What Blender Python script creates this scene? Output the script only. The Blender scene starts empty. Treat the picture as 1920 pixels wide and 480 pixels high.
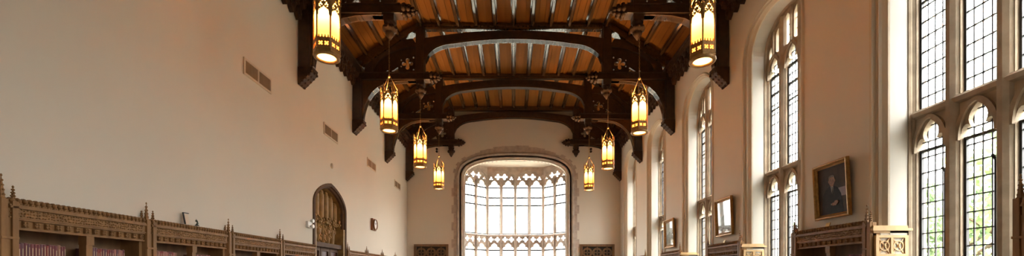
import bpy, bmesh, math, random
from math import sin, cos, pi, sqrt, radians
from mathutils import Vector, Matrix
random.seed(7)
C = bpy.context.scene.collection

# ------------------------------------------------------------------ materials
def mat(name, col, rough=0.6, metal=0.0, var=0.0, vscale=(4, 4, 4), bump=0.0, bscale=40, spec=0.5, col2=None, coat=0.0, detail=4):
    m = bpy.data.materials.new(name); m.use_nodes = True
    nt = m.node_tree; b = nt.nodes['Principled BSDF']
    b.inputs['Base Color'].default_value = (*col, 1)
    b.inputs['Roughness'].default_value = rough
    b.inputs['Metallic'].default_value = metal
    b.inputs['Specular IOR Level'].default_value = spec
    b.inputs['Coat Weight'].default_value = coat
    b.inputs['Coat Roughness'].default_value = 0.03
    if var or col2:
        tc = nt.nodes.new('ShaderNodeTexCoord'); mp = nt.nodes.new('ShaderNodeMapping')
        mp.inputs['Scale'].default_value = vscale
        n = nt.nodes.new('ShaderNodeTexNoise'); n.inputs['Detail'].default_value = detail; n.inputs['Scale'].default_value = 1.0
        r = nt.nodes.new('ShaderNodeValToRGB')
        c2 = col2 or tuple(c * (1 - var) for c in col)
        r.color_ramp.elements[0].position = 0.35; r.color_ramp.elements[1].position = 0.65
        r.color_ramp.elements[0].color = (*c2, 1); r.color_ramp.elements[1].color = (*col, 1)
        nt.links.new(tc.outputs['Object'], mp.inputs['Vector']); nt.links.new(mp.outputs['Vector'], n.inputs['Vector'])
        nt.links.new(n.outputs['Fac'], r.inputs['Fac']); nt.links.new(r.outputs['Color'], b.inputs['Base Color'])
    if bump:
        tc = nt.nodes.new('ShaderNodeTexCoord')
        n = nt.nodes.new('ShaderNodeTexNoise'); n.inputs['Scale'].default_value = bscale; n.inputs['Detail'].default_value = 5
        bp = nt.nodes.new('ShaderNodeBump'); bp.inputs['Strength'].default_value = bump; bp.inputs['Distance'].default_value = 0.01
        nt.links.new(tc.outputs['Object'], n.inputs['Vector'])
        nt.links.new(n.outputs['Fac'], bp.inputs['Height']); nt.links.new(bp.outputs['Normal'], b.inputs['Normal'])
    return m

def glass_mat(name, tint=(1, 1, 1), gloss=0.08):
    m = bpy.data.materials.new(name); m.use_nodes = True
    nt = m.node_tree; nt.nodes.clear()
    o = nt.nodes.new('ShaderNodeOutputMaterial'); t = nt.nodes.new('ShaderNodeBsdfTransparent'); g = nt.nodes.new('ShaderNodeBsdfGlossy')
    mx = nt.nodes.new('ShaderNodeMixShader'); lw = nt.nodes.new('ShaderNodeLayerWeight'); lw.inputs['Blend'].default_value = 0.5
    p5 = nt.nodes.new('ShaderNodeMath'); p5.operation = 'POWER'; p5.inputs[1].default_value = 5
    fr = nt.nodes.new('ShaderNodeMath'); fr.operation = 'MULTIPLY_ADD'; fr.inputs[1].default_value = 0.95; fr.inputs[2].default_value = 0.035
    nt.links.new(lw.outputs['Facing'], p5.inputs[0]); nt.links.new(p5.outputs[0], fr.inputs[0])
    t.inputs['Color'].default_value = (*tint, 1); g.inputs['Roughness'].default_value = 0.02
    nt.links.new(fr.outputs[0], mx.inputs[0]); nt.links.new(t.outputs[0], mx.inputs[1]); nt.links.new(g.outputs[0], mx.inputs[2])
    nt.links.new(mx.outputs[0], o.inputs['Surface'])
    return m

def lamp_glass(name, col, e, ecol):
    m = bpy.data.materials.new(name); m.use_nodes = True
    nt = m.node_tree; nt.nodes.clear()
    o = nt.nodes.new('ShaderNodeOutputMaterial'); t = nt.nodes.new('ShaderNodeBsdfTranslucent'); d = nt.nodes.new('ShaderNodeBsdfDiffuse')
    mx = nt.nodes.new('ShaderNodeMixShader'); mx.inputs[0].default_value = 0.25
    em = nt.nodes.new('ShaderNodeEmission'); em.inputs['Color'].default_value = (*ecol, 1); em.inputs['Strength'].default_value = e
    ad = nt.nodes.new('ShaderNodeAddShader')
    t.inputs['Color'].default_value = (*col, 1); d.inputs['Color'].default_value = (*col, 1)
    nt.links.new(t.outputs[0], mx.inputs[1]); nt.links.new(d.outputs[0], mx.inputs[2])
    nt.links.new(mx.outputs[0], ad.inputs[0]); nt.links.new(em.outputs[0], ad.inputs[1])
    nt.links.new(ad.outputs[0], o.inputs['Surface'])
    return m

M = {}
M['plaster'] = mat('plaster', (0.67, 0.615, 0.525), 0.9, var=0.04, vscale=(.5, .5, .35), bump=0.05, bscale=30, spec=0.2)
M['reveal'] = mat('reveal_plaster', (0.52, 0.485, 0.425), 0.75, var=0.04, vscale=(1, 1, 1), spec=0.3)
M['moulding'] = mat('moulding_plaster', (0.60, 0.51, 0.385), 0.7, spec=0.3)
M['stone'] = mat('limestone', (0.43, 0.34, 0.245), 0.85, var=0.22, vscale=(5, 5, 5), bump=0.2, bscale=60, spec=0.2)
M['bay_stone'] = mat('bay_limestone', (0.52, 0.435, 0.37), 0.85, var=0.25, vscale=(4, 4, 4), bump=0.2, bscale=50, spec=0.2)
M['dark_wood'] = mat('dark_stained_oak', (0.052, 0.024, 0.011), 0.38, var=0.45, vscale=(6, 6, 6), bump=0.15, bscale=35, spec=0.5)
M['rib_wood'] = mat('varnished_rib_oak', (0.085, 0.040, 0.015), 0.16, var=0.35, vscale=(12, 1, 12), spec=0.6)
M['board'] = mat('ceiling_board', (0.195, 0.073, 0.012), 0.7, var=0.15, vscale=(9, .6, 9), spec=0.1)
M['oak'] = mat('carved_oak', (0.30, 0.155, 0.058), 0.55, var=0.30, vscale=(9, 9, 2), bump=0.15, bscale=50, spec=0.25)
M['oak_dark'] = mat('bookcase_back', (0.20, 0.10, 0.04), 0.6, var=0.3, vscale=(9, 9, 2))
M['pale_oak'] = mat('pale_oak_panel', (0.58, 0.38, 0.18), 0.5, var=0.15, vscale=(10, 10, 2), spec=0.4)
M['grille_oak'] = mat('grille_oak', (0.19, 0.095, 0.038), 0.45, var=0.3, vscale=(9, 9, 2))
M['carving'] = mat('carved_dark_oak', (0.06, 0.028, 0.012), 0.6, var=0.4, vscale=(9, 9, 9), spec=0.25)
M['black'] = mat('black_void', (0.012, 0.009, 0.007), 0.8)
M['iron'] = mat('black_iron', (0.02, 0.018, 0.018), 0.5)
M['lead'] = mat('lead_came', (0.035, 0.03, 0.035), 0.5)
M['glass'] = glass_mat('window_glass', (0.97, 0.98, 0.97))
M['bronze'] = mat('lantern_bronze', (0.42, 0.24, 0.085), 0.45, metal=0.5, var=0.3, vscale=(20, 20, 20))
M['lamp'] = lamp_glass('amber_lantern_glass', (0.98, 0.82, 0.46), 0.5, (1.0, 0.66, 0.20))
def paint_lamp_glow(m):
    # bulb glow painted into the amber glass colour: near-white above, amber at the foot
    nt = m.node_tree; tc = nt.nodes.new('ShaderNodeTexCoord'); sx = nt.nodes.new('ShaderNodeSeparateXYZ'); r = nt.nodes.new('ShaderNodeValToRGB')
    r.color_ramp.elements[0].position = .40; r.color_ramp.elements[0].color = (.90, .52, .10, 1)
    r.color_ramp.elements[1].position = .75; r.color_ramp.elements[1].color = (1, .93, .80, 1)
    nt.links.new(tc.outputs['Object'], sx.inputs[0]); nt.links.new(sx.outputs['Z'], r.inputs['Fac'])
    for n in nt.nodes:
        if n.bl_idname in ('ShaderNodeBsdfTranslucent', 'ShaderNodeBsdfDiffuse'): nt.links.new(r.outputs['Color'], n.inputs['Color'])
paint_lamp_glow(M['lamp'])
M['lens'] = lamp_glass('frosted_lens', (0.98, 0.85, 0.55), 0.6, (1.0, 0.8, 0.4))
M['niche'] = mat('niche_stone', (0.38, 0.215, 0.065), 0.6, var=0.35, vscale=(5, 5, 5), bump=0.2, bscale=40)
M['niche_edge'] = mat('niche_edge_wood', (0.10, 0.045, 0.016), 0.75, var=0.3, vscale=(5, 5, 5))
M['redwood'] = mat('door_mahogany', (0.10, 0.03, 0.018), 0.4, var=0.3, vscale=(8, 8, 2))
M['white'] = mat('white_plastic', (0.78, 0.77, 0.74), 0.4)
M['clockface'] = mat('clock_face', (0.80, 0.80, 0.80), 0.4, coat=0.6)
M['clockwood'] = mat('clock_walnut', (0.26, 0.10, 0.035), 0.35, var=0.3, vscale=(10, 10, 3))
M['ventframe'] = mat('vent_frame', (0.60, 0.50, 0.38), 0.6)
M['ventslat'] = mat('vent_slat', (0.36, 0.26, 0.165), 0.55)
M['gilt'] = mat('gilt_frame', (0.42, 0.22, 0.055), 0.36, metal=0.45, var=0.35, vscale=(18, 18, 18), bump=0.2, bscale=90)
M['floor'] = mat('floor_cork', (0.22, 0.15, 0.10), 0.5, var=0.3, vscale=(3, 3, 3))
M['bark'] = mat('bark', (0.16, 0.11, 0.07), 0.9, var=0.4, vscale=(8, 8, 2), bump=0.5, bscale=20)
M['lawn'] = mat('pale_paving', (0.12, 0.12, 0.095), 0.95, var=0.2, vscale=(2, 2, 2))
M['plate'] = mat('brass_plate', (0.55, 0.38, 0.16), 0.4, metal=0.4)
def leaf_mat(name, c):
    m = bpy.data.materials.new(name); m.use_nodes = True
    nt = m.node_tree; nt.nodes.clear()
    o = nt.nodes.new('ShaderNodeOutputMaterial'); t = nt.nodes.new('ShaderNodeBsdfTranslucent'); d = nt.nodes.new('ShaderNodeBsdfDiffuse')
    mx = nt.nodes.new('ShaderNodeMixShader'); mx.inputs[0].default_value = 0.5
    t.inputs['Color'].default_value = (*c, 1); d.inputs['Color'].default_value = (*c, 1)
    nt.links.new(d.outputs[0], mx.inputs[1]); nt.links.new(t.outputs[0], mx.inputs[2]); nt.links.new(mx.outputs[0], o.inputs['Surface'])
    return m
M['leaf0'] = leaf_mat('leaf_bright', (0.15, 0.22, 0.085))
M['leaf1'] = leaf_mat('leaf_mid', (0.13, 0.19, 0.095))
M['leaf2'] = leaf_mat('leaf_deep', (0.11, 0.165, 0.09))
BOOKC = {'maroon': (0.20, 0.055, 0.06), 'dark red': (0.30, 0.065, 0.055), 'red-brown': (0.30, 0.14, 0.09), 'plum': (0.18, 0.08, 0.095), 'rose-red': (0.42, 0.17, 0.14)}
for k, c in BOOKC.items():
    M['book_' + k] = mat('cloth_' + k.replace(' ', '_').replace('-', '_'), c, 0.65, var=0.15, vscale=(30, 30, 30))
M['gold'] = mat('gilt_band', (0.46, 0.33, 0.22), 0.5, metal=0.1)
M['paper'] = mat('book_pages', (0.65, 0.58, 0.46), 0.9)

# ------------------------------------------------------------------ mesh builder
class B:
    def __init__(s, org=(0, 0, 0)):
        s.bm = bmesh.new(); s.o = Vector(org); s.mi = 0
    def _f(s, vs, smooth=False):
        try:
            f = s.bm.faces.new(vs); f.smooth = smooth; f.material_index = s.mi
        except ValueError: pass
    def box(s, x0, x1, y0, y1, z0, z1):
        v = [s.bm.verts.new((x, y, z)) for x in (x0, x1) for y in (y0, y1) for z in (z0, z1)]
        for q in ((0, 1, 3, 2), (4, 6, 7, 5), (0, 4, 5, 1), (2, 3, 7, 6), (0, 2, 6, 4), (1, 5, 7, 3)):
            s._f([v[i] for i in q])
        return s
    def plate(s, loops, w0, w1, mp):
        """2-D outline with holes, filled and given thickness w0..w1 along the third axis of mp."""
        tmp = bmesh.new(); es = []; vl = []; n = 0
        for lp in loops:
            vs = [tmp.verts.new((u, v, 0)) for u, v in lp]
            for v in vs: v.index = n; n += 1
            vl.append(vs)
            es += [tmp.edges.new((vs[i], vs[(i + 1) % len(vs)])) for i in range(len(vs))]
        bmesh.ops.triangle_fill(tmp, use_beauty=True, use_dissolve=False, edges=es, normal=(0, 0, 1))
        tmp.verts.index_update()
        tmp.verts.ensure_lookup_table()
        a = [s.bm.verts.new(mp(v.co.x, v.co.y, w0)) for v in tmp.verts]
        b = [s.bm.verts.new(mp(v.co.x, v.co.y, w1)) for v in tmp.verts]
        for f in tmp.faces:
            ix = [v.index for v in f.verts]
            s._f([a[i] for i in ix]); s._f([b[i] for i in reversed(ix)])
        for vs in vl:
            ix = [v.index for v in vs]
            for i in range(len(ix)):
                p, q = ix[i], ix[(i + 1) % len(ix)]
                s._f([a[p], b[p], b[q], a[q]])
        tmp.free(); return s
    def loft(s, rows, smooth=False, close=False, cap=False):
        g = [[s.bm.verts.new(p) for p in r] for r in rows]
        m = len(g[0])
        for i in range(len(g) - 1):
            for j in range(m if close else m - 1):
                k = (j + 1) % m
                s._f([g[i][j], g[i][k], g[i + 1][k], g[i + 1][j]], smooth)
        if cap:
            s._f(g[0]); s._f(list(reversed(g[-1])))
        return s
    def lathe(s, c, prof, n=10, smooth=True, ax='z', rot=0.0):
        rows = []
        for r, h in prof:
            row = []
            for i in range(n):
                t = 2 * pi * i / n + rot; a, b = max(r, 1e-4) * cos(t), max(r, 1e-4) * sin(t)
                row.append((c[0] + a, c[1] + b, c[2] + h) if ax == 'z' else ((c[0] + h, c[1] + a, c[2] + b) if ax == 'x' else (c[0] + a, c[1] + h, c[2] + b)))
            rows.append(row)
        return s.loft(rows, smooth, True, True)
    def tube(s, pts, r, n=6, smooth=True):
        pts = [Vector(p) for p in pts]; rows = []
        for i, p in enumerate(pts):
            d = (pts[min(i + 1, len(pts) - 1)] - pts[max(i - 1, 0)]).normalized()
            a = d.orthogonal().normalized() if abs(d.z) > .9 else d.cross(Vector((0, 0, 1))).normalized()
            b = d.cross(a); rr = r[i] if isinstance(r, (list, tuple)) else r
            rows.append([tuple(p + rr * (a * cos(2 * pi * k / n) + b * sin(2 * pi * k / n))) for k in range(n)])
        return s.loft(rows, smooth, True, True)
    def blob(s, c, r, sub=1, rz=0.0, smooth=True):
        mx = Matrix.Translation(c) @ Matrix.Rotation(rz, 4, 'X') @ Matrix.Diagonal((*r, 1))
        vs = bmesh.ops.create_icosphere(s.bm, subdivisions=sub, radius=1, matrix=mx)['verts']
        for f in {f for v in vs for f in v.link_faces}: f.smooth = smooth; f.material_index = s.mi
        return s
    def build(s, name, mats, parent=None, bevel=0.0):
        bmesh.ops.translate(s.bm, verts=s.bm.verts, vec=-s.o)
        bmesh.ops.recalc_face_normals(s.bm, faces=s.bm.faces)
        me = bpy.data.meshes.new(name); s.bm.to_mesh(me); s.bm.free()
        for m in (mats if isinstance(mats, (list, tuple)) else [mats]): me.materials.append(m)
        o = bpy.data.objects.new(name, me); C.objects.link(o)
        if parent: o.parent = parent
        else: o.location = s.o
        if bevel:
            b = o.modifiers.new('bevel', 'BEVEL'); b.width = bevel; b.segments = 2; b.limit_method = 'ANGLE'
        return o

def thing(name, label, cat, loc=(0, 0, 0), rot=(0, 0, 0), group=None):
    o = bpy.data.objects.new(name, None); C.objects.link(o); o.empty_display_size = .1
    o.location = loc; o.rotation_euler = rot; return tag(o, label, cat, group)
def tag(o, label, cat, group=None):
    o['label'] = label; o['category'] = cat
    if group: o['group'] = group
    return o
def struct(o):
    o['kind'] = 'structure'; return o
def dup(root, loc, label=None, rot=None, group=None):
    r = root.copy(); C.objects.link(r); r.location = loc
    if rot is not None: r.rotation_euler = rot
    if label: r['label'] = label
    if group: r['group'] = group
    for ch in list(root.children):
        c = ch.copy(); C.objects.link(c); c.parent = r
        for g in ch.children:
            d = g.copy(); C.objects.link(d); d.parent = c
    return r
ORD = 'zeroth first second third fourth fifth sixth seventh eighth ninth tenth eleventh twelfth thirteenth fourteenth fifteenth sixteenth seventeenth eighteenth nineteenth twentieth'.split() \
    + ['twenty-' + w for w in 'first second third fourth fifth sixth seventh eighth ninth'.split()]

# ------------------------------------------------------------------ 2-D shapes
def rect(u0, u1, v0, v1): return [(u0, v0), (u1, v0), (u1, v1), (u0, v1)]
def circ(cx, cy, r, n=20): return [(cx + r * cos(2 * pi * i / n), cy + r * sin(2 * pi * i / n)) for i in range(n)]
def foil(cx, cy, r, lobes=4, rot=0.0, d=.63, q=.36, n=32):
    out = []
    for i in range(n):
        t = 2 * pi * i / n; best = r * .3
        for k in range(lobes):
            f = t - rot - 2 * pi * k / lobes
            disc = (q * r) ** 2 - (d * r * sin(f)) ** 2
            if disc > 0 and cos(f) > 0: best = max(best, d * r * cos(f) + sqrt(disc))
        out.append((cx + best * cos(t), cy + best * sin(t)))
    return out
def cusped(cx, w, z0, zs, za, k=1.0):
    """Light opening: straight sides from z0, trefoil-cusped pointed head from zs to za."""
    a = w / 2; h = za - zs; right = [(a, z0), (a, zs)]
    r = .36 * a
    for i in range(1, 8):
        t = radians(135) * i / 7; right.append((a - r + r * cos(t), zs + .42 * h * sin(t)))
    cu = right[-1]; p1 = (.80 * a, zs + .66 * h)
    for i in range(1, 7):
        t = i / 6; right.append(((1 - t) ** 2 * cu[0] + 2 * t * (1 - t) * p1[0], (1 - t) ** 2 * cu[1] + 2 * t * (1 - t) * p1[1] + t * t * za))
    out = [(cx + u, v) for u, v in right] + [(cx - u, v) for u, v in reversed(right[:-1])]
    return out
def panel(cx, w, z0, z1):
    a = w / 2; h = min(.16, (z1 - z0) * .45); b = min(.07, (z1 - z0) * .3); r = []
    for i in range(0, 5):
        t = -pi / 2 + pi / 2 * i / 4; r.append((a * cos(t), z0 + b + b * sin(t)))
    for i in range(0, 6):
        t = i / 5; r.append((a * (1 - t ** 1.8), z1 - h + h * t))
    out = [(cx + u, v) for u, v in r if u > 1e-4 or v > z0 + b]
    return [(cx, z0)] + out + [(cx - (u - cx), v) for u, v in reversed(out[:-1])]
def sup(v, a, rise, n): 
    t = min(1, abs(v) / a); return rise * max(0, 1 - t ** n) ** (1 / n)
def arch(a, z0, zs, rise, n=2.2, seg=22, pt=0.0):
    pts = [(-a, z0)]
    for i in range(seg + 1):
        t = pi - pi * i / seg
        cx, sz = cos(t), max(0.0, sin(t))
        u = a * (abs(cx) ** (2 / n)) * (1 if cx >= 0 else -1); v = rise * (sz ** (2 / n))
        v = v * (1 - pt) + pt * rise * (1 - abs(u) / a) if pt else v
        pts.append((u, zs + v))
    pts.append((a, z0)); return pts

# ------------------------------------------------------------------ camera
cam = bpy.data.cameras.new('camera'); co = bpy.data.objects.new('camera', cam); C.objects.link(co)
co.location = (0, 0, 1.5); co.rotation_euler = (pi / 2, 0, 0)
cam.sensor_width = 36; cam.sensor_fit = 'HORIZONTAL'; cam.lens = 800 / 1920 * 36
cam.shift_x = -3 / 1920; cam.shift_y = 277 / 1920; cam.clip_start = .05; cam.clip_end = 300
bpy.context.scene.camera = co

# ------------------------------------------------------------------ room shell
YF, YB, HW, ZC = -4.0, 24.0, 6.0, 10.92
SP = 4.0
struct(B().box(-6.8, 6.8, YF - .3, YB + 2, -.2, 0).build('floor', M['floor']))
DA, DS, DR = 1.2, 3.72, .75
def tudor(d, z0): return arch(DA - d, z0, DS, DR - d, 2.1, 20, .28)
mpL = lambda u, v, w: (-6.0 - w, u, v)
mpR = lambda u, v, w: (6.0 + w, u, v)
door_hole = [(14 + u, v) for u, v in tudor(0, 0.0)]
door_hole = [p for p in door_hole]
outer = [(YF, -.05), (12.8, -.05)] + [(14 + u, v) for u, v in tudor(0, 0.0)[1:-1]] + [(15.2, -.05), (YB + .1, -.05), (YB + .1, 9.6), (YF, 9.6)]
struct(B().plate([outer, rect(4.9, 12.74, .0, 2.3), rect(15.3, 23.55, .0, 2.3)], 0, .7, mpL).build('wall_left', M['plaster']))
WY = [-2, 2, 6, 10, 14, 18, 22]
WS = 1.25
def win_outer(d):
    return arch(1.2 - d, 2.3, 7.0, 1.0 - d * .55, 2.2, 26)
holes = []
for y in WY:
    o = [(y + u, v) for u, v in win_outer(0)]
    holes.append([(y - .98, WS)] + [(y - .98, 2.3)] + o + [(y + .98, 2.3), (y + .98, WS)])
PIERS = [4, 8, 12, 16, 20]
for y in PIERS: holes.append(rect(y - .94, y + .94, .0, 2.27))
struct(B().plate([rect(YF, YB + .1, -.05, 9.6)] + holes, 0, .75, mpR).build('wall_right', M['plaster']))
# back wall with the bay opening
BC, BA, BS, BR = .1, 2.87, 6.93, 1.07
mpB = lambda u, v, w: (u, YB + w, v)
bay_open = [(BC + u, v) for u, v in arch(BA, 0.9, BS, BR, 2.7, 36)]
struct(B().plate([[(-6.7, 0), (6.7, 0), (6.7, 11.2), (-6.7, 11.2)], bay_open], 0, .28, mpB).build('wall_back', M['plaster']))
struct(B().box(-6.8, 6.8, YF - .3, YF, 0, 11.2).build('wall_front', M['plaster']))
# ceiling : sloped sides and flat centre
prof = [(-6.75, 9.12), (-3.68, 10.92), (3.68, 10.92), (6.75, 9.12)]
cb = B()
for i in range(3):
    (xa, za), (xb, zb) = prof[i], prof[i + 1]
    nb = max(1, round(sqrt((xb - xa) ** 2 + (zb - za) ** 2) / .23))
    for k in range(nb):
        t0, t1 = k / nb, (k + 1) / nb - .012
        p = [(xa + (xb - xa) * t, za + (zb - za) * t) for t in (t0, t1)]
        cb.plate([[p[0], p[1], (p[1][0], p[1][1] + .05), (p[0][0], p[0][1] + .05)]], YF - .2, YB + .2, lambda u, v, w: (u, w, v))
    cb.plate([[(xa, za + .03), (xb, zb + .03), (xb, zb + .2), (xa, za + .2)]], YF - .2, YB + .2, lambda u, v, w: (u, w, v))
ceiling = struct(cb.build('ceiling', M['board']))
# moulded ribs running between the trusses
def rib_mesh(y0, y1, nx, nz, cx, cz):
    """rib below a ceiling point (cx,cz); (nx,nz) is the inward normal."""
    b = B(); tx, tz = -nz, nx
    pr = [(-.10, 0), (-.10, .045), (-.055, .055), (-.055, .14), (-.042, .155), (.042, .155), (.055, .14), (.055, .055), (.10, .045), (.10, 0)]
    rows = [[(cx + tx * p + nx * q, y, cz + tz * p + nz * q) for p, q in pr] for y in (y0, y1)]
    return b.loft(rows, False, True, True)
ribs = [(0, -1, .69 * k, 10.92) for k in range(-5, 6)]
L = sqrt(3.07 ** 2 + 1.8 ** 2); sx, sz = 3.07 / L, 1.8 / L
for k in range(1, 4):
    t = .69 * k + .08
    ribs.append((sz, -sx, -3.68 - sx * t, 10.92 - sz * t)); ribs.append((-sz, -sx, 3.68 + sx * t, 10.92 - sz * t))
for yt in (8, 12, 16, 20):
    for nx, nz, cx, cz in ribs:
        rib_mesh(yt + .12, yt + 3.88, nx, nz, cx, cz).build('rib', M['rib_wood'], ceiling)
# cornices with hanging carved lobes
n = 0
for sd in (-1, 1):
    for yt in (4, 8, 12, 16, 20):
        n += 1; b = B()
        X = lambda d: sd * (6.0 - d)
        def bx(d0, d1, y0, y1, z0, z1): b.box(min(X(d0), X(d1)), max(X(d0), X(d1)), y0, y1, z0, z1)
        y0, y1 = yt + .16, yt + (3.84 if yt < 20 else 3.98)
        bx(0, .10, y0, y1, 8.72, 9.5); bx(.10, .17, y0, y1, 8.86, 9.36); bx(.1, .30, y0, y1, 9.02, 9.30); bx(.1, .36, y0, y1, 9.18, 9.26)
        k = 0; y = y0 + .17
        while y < y1 - .1:
            sh = [(-.13, .0), (-.13, -.17), (-.09, -.25), (0, -.33), (.09, -.25), (.13, -.17), (.13, 0)]
            for (d0, d1, zz, sc) in ((0.02, .13, 8.86, 1.0), (.14, .26, 9.1, .85)):
                b.plate([[(y + u * sc, zz + v * sc) for u, v in sh]], min(X(d0), X(d1)), max(X(d0), X(d1)), lambda u, v, w: (w, u, v))
                b.blob((X(d1), y, zz - .13 * sc), (.05, .075, .09))
            y += .34
        struct(b.build('trim_%d' % n, M['carving']))

# ------------------------------------------------------------------ side windows
def surround(yc):
    b = B()
    prof_ = [(0, 0), (.03, -.025), (.075, -.025), (.09, .03), (.12, .045), (.15, .03), (.17, .07), (.20, .1), (.225, .12), (.23, .15)]
    rows = [[(6.0 + x, yc + u, v) for u, v in win_outer(d)] for d, x in prof_]
    b.loft(rows); return b
mpW = lambda yc: (lambda u, v, w: (6.58 + w, yc + u, v))
def inner_top(v): return 7.0 + sup(v, .92, .85, 2.2)
LX = (-.68, 0, .68)
def make_window(yc, idx):
    root = bpy.data.objects.new('window_%d' % idx, None); C.objects.link(root); root.location = (6.58, yc, WS); struct(root)
    O = (6.58, yc, WS)
    b = surround(yc); b.o = Vector(O); b.build('surround', M['moulding'], root)
    # pale splay and stone inner frame
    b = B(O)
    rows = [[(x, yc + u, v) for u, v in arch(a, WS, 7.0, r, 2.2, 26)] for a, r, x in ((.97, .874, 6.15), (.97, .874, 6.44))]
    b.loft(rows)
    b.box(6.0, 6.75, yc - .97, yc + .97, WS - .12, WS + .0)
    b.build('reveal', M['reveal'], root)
    b = B(O)
    rows = [[(x, yc + u, v) for u, v in arch(a, WS, 7.0, r, 2.2, 26)] for a, r, x in ((1.0, .89, 6.44), (.955, .868, 6.44), (.945, .862, 6.47), (.945, .862, 6.49), (.925, .852, 6.52), (.925, .852, 6.70), (1.0, .89, 6.72))]
    b.loft(rows); b.build('stone_frame', M['stone'], root)
    # tracery plate with the cusped lights
    out = arch(.93, WS + .02, 7.0, .855, 2.2, 30)
    hl = []
    for c in LX:
        hl.append(cusped(c, .47 if c else .47, WS + .12, 3.5, 3.95))
        hl.append(cusped(c, .47, 4.16, 6.5, 6.95))
        for s in (-.17, .17):
            v = c + s; lo = v - .1 if v < 0 else v + .1
            zt = min(inner_top(v), inner_top(min(.9, abs(lo)) )) - .055
            if abs(v) > .8: zt = inner_top(.86) - .05; hl.append(panel(v - .03 * (1 if v > 0 else -1), .15, 6.96, zt))
            else: hl.append(panel(v, .215, 7.03, zt))
    b = B(O).plate([out] + hl, -.05, .07, mpW(yc))
    # roll mouldings standing proud of the plate: mullions, transom hood and the cusped heads
    for m in (-.34, .34):
        b.plate([[(m - .105, .0), (m - .075, -.06), (m - .03, -.105), (m + .03, -.105), (m + .075, -.06), (m + .105, 0)]], WS + .05, 7.0 + sup(m, .92, .8, 2.2), lambda u, v, w: (6.55 + v, yc + u, w))
    for c in LX:
        for z1 in (7.0 + sup(abs(c) , .92, .83, 2.2),):
            b.plate([[(c - .035, 0), (c - .02, -.06), (c + .02, -.06), (c + .035, 0)]], 6.97, z1, lambda u, v, w: (6.54 + v, yc + u, w))
    b.plate([[(0, 4.02), (-.06, 4.05), (-.085, 4.11), (-.05, 4.15), (0, 4.16)]], yc - .93, yc + .93, lambda u, v, w: (6.54 + u, w, v))
    for zs, za in ((3.5, 3.95), (6.5, 6.95)):
        for c in LX:
            o_ = arch(.30, zs - .02, zs, za - zs + .08, 1.8, 16); i_ = arch(.235, zs - .02, zs, za - zs + .02, 1.8, 16)
            b.plate([[(c + u, v) for u, v in o_] + [(c + u, v) for u, v in reversed(i_)]], -.09, -.04, mpW(yc))
    b.build('tracery', M['stone'], root)
    # glazing
    g = B(O).plate([arch(.93, WS + .05, 7.0, .85, 2.2, 24)], .03, .036, mpW(yc)); g.build('glass', M['glass'], root)
    lead = B(O); iron = B(O)
    for c in LX:
        for k in range(5):
            u = c - .235 + .47 * k / 4
            if k in (1, 2, 3):
                lead.box(6.60, 6.62, yc + u - .008, yc + u + .008, WS + .1, min(7.75, inner_top(u) - .05))
        z = WS + .2
        while z < 7.7:
            if abs(c) < .1 or z < 7.5: lead.box(6.60, 6.62, yc + c - .235, yc + c + .235, z - .008, z + .008)
            z += .243
        for z0, z1 in ((WS + .12, 3.5), (4.16, 6.5)):
            for u in (-.235, .205): iron.box(6.585, 6.625, yc + c + u, yc + c + u + .03, z0, z1)
            iron.box(6.585, 6.625, yc + c - .235, yc + c + .235, z0, z0 + .03)
            iron.box(6.58, 6.625, yc + c - .235, yc + c + .235, z1 - .02, z1 + .02)
        for z1 in (6.1, 5.7) if idx != 1 else (5.9,): iron.box(6.59, 6.62, yc + c - .235, yc + c + .235, z1 - .014, z1 + .014)
    lead.build('leading', M['lead'], root); iron.build('casement', M['iron'], root)
    # casement stays
    for c in LX:
        st = B(O)
        st.tube([(6.56, yc + c - .19, 1.5), (6.56, yc + c - .19, 3.1)], .011, 6)
        st.tube([(6.56, yc + c - .19, 3.1), (6.50, yc + c - .21, 3.14)], .02, 6)
        st.build('opening_rod', M['iron'], root)
    return root
for i, y in enumerate((6, 10, 14, 18, 22, 2, -2)): make_window(y, i + 1)

# pale oak jamb panels below the window splays, facing the camera side
def jamb_panel():
    b = B()
    b.box(-.02, .56, -.05, .05, 2.20, 2.235); b.box(-.05, .60, -.08, .05, 2.235, 2.275); b.box(-.03, .57, -.06, .05, 2.275, 2.32)
    b.box(-.01, .54, -.03, .05, 0, 2.2)
    return b
for i, y in enumerate((6, 10, 14, 18, 22, 2)):
    o = (5.9, y + 1.02, 0)
    r = struct(jamb_panel().build('trim_%d' % (11 + i), M['pale_oak'])); r.location = o
    b = B()
    fl = [rect(0, .53, .2, 2.16)]
    for cx in (.15, .38):
        for z0, z1 in ((1.86, 2.12), (1.56, 1.82), (.3, 1.5)): fl.append(rect(cx - .095, cx + .095, z0, z1))
    b.plate(fl, -.075, -.03, lambda u, v, w: (u, w, v))
    for cx in (.15, .38):
        for cz in (1.99, 1.69):
            for q in (-1, 1):
                b.plate([[(cx - .1, cz - q * .135), (cx - .085, cz - q * .135), (cx + .1, cz + q * .125), (cx + .1, cz + q * .135), (cx + .085, cz + q * .135), (cx - .1, cz - q * .125)]], -.06, -.03, lambda u, v, w: (u, w, v))
            b.plate([circ(cx, cz, .085, 24), circ(cx, cz, .068, 24)], -.066, -.03, lambda u, v, w: (u, w, v))
    b.build('carved_panel', M['pale_oak'], r)
    b = B()
    for cx in (.15, .38):
        for cz in (1.99, 1.69): b.blob((cx, -.06, cz), (.026, .02, .026))
    b.build('carved_boss', M['pale_oak'], r)

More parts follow.
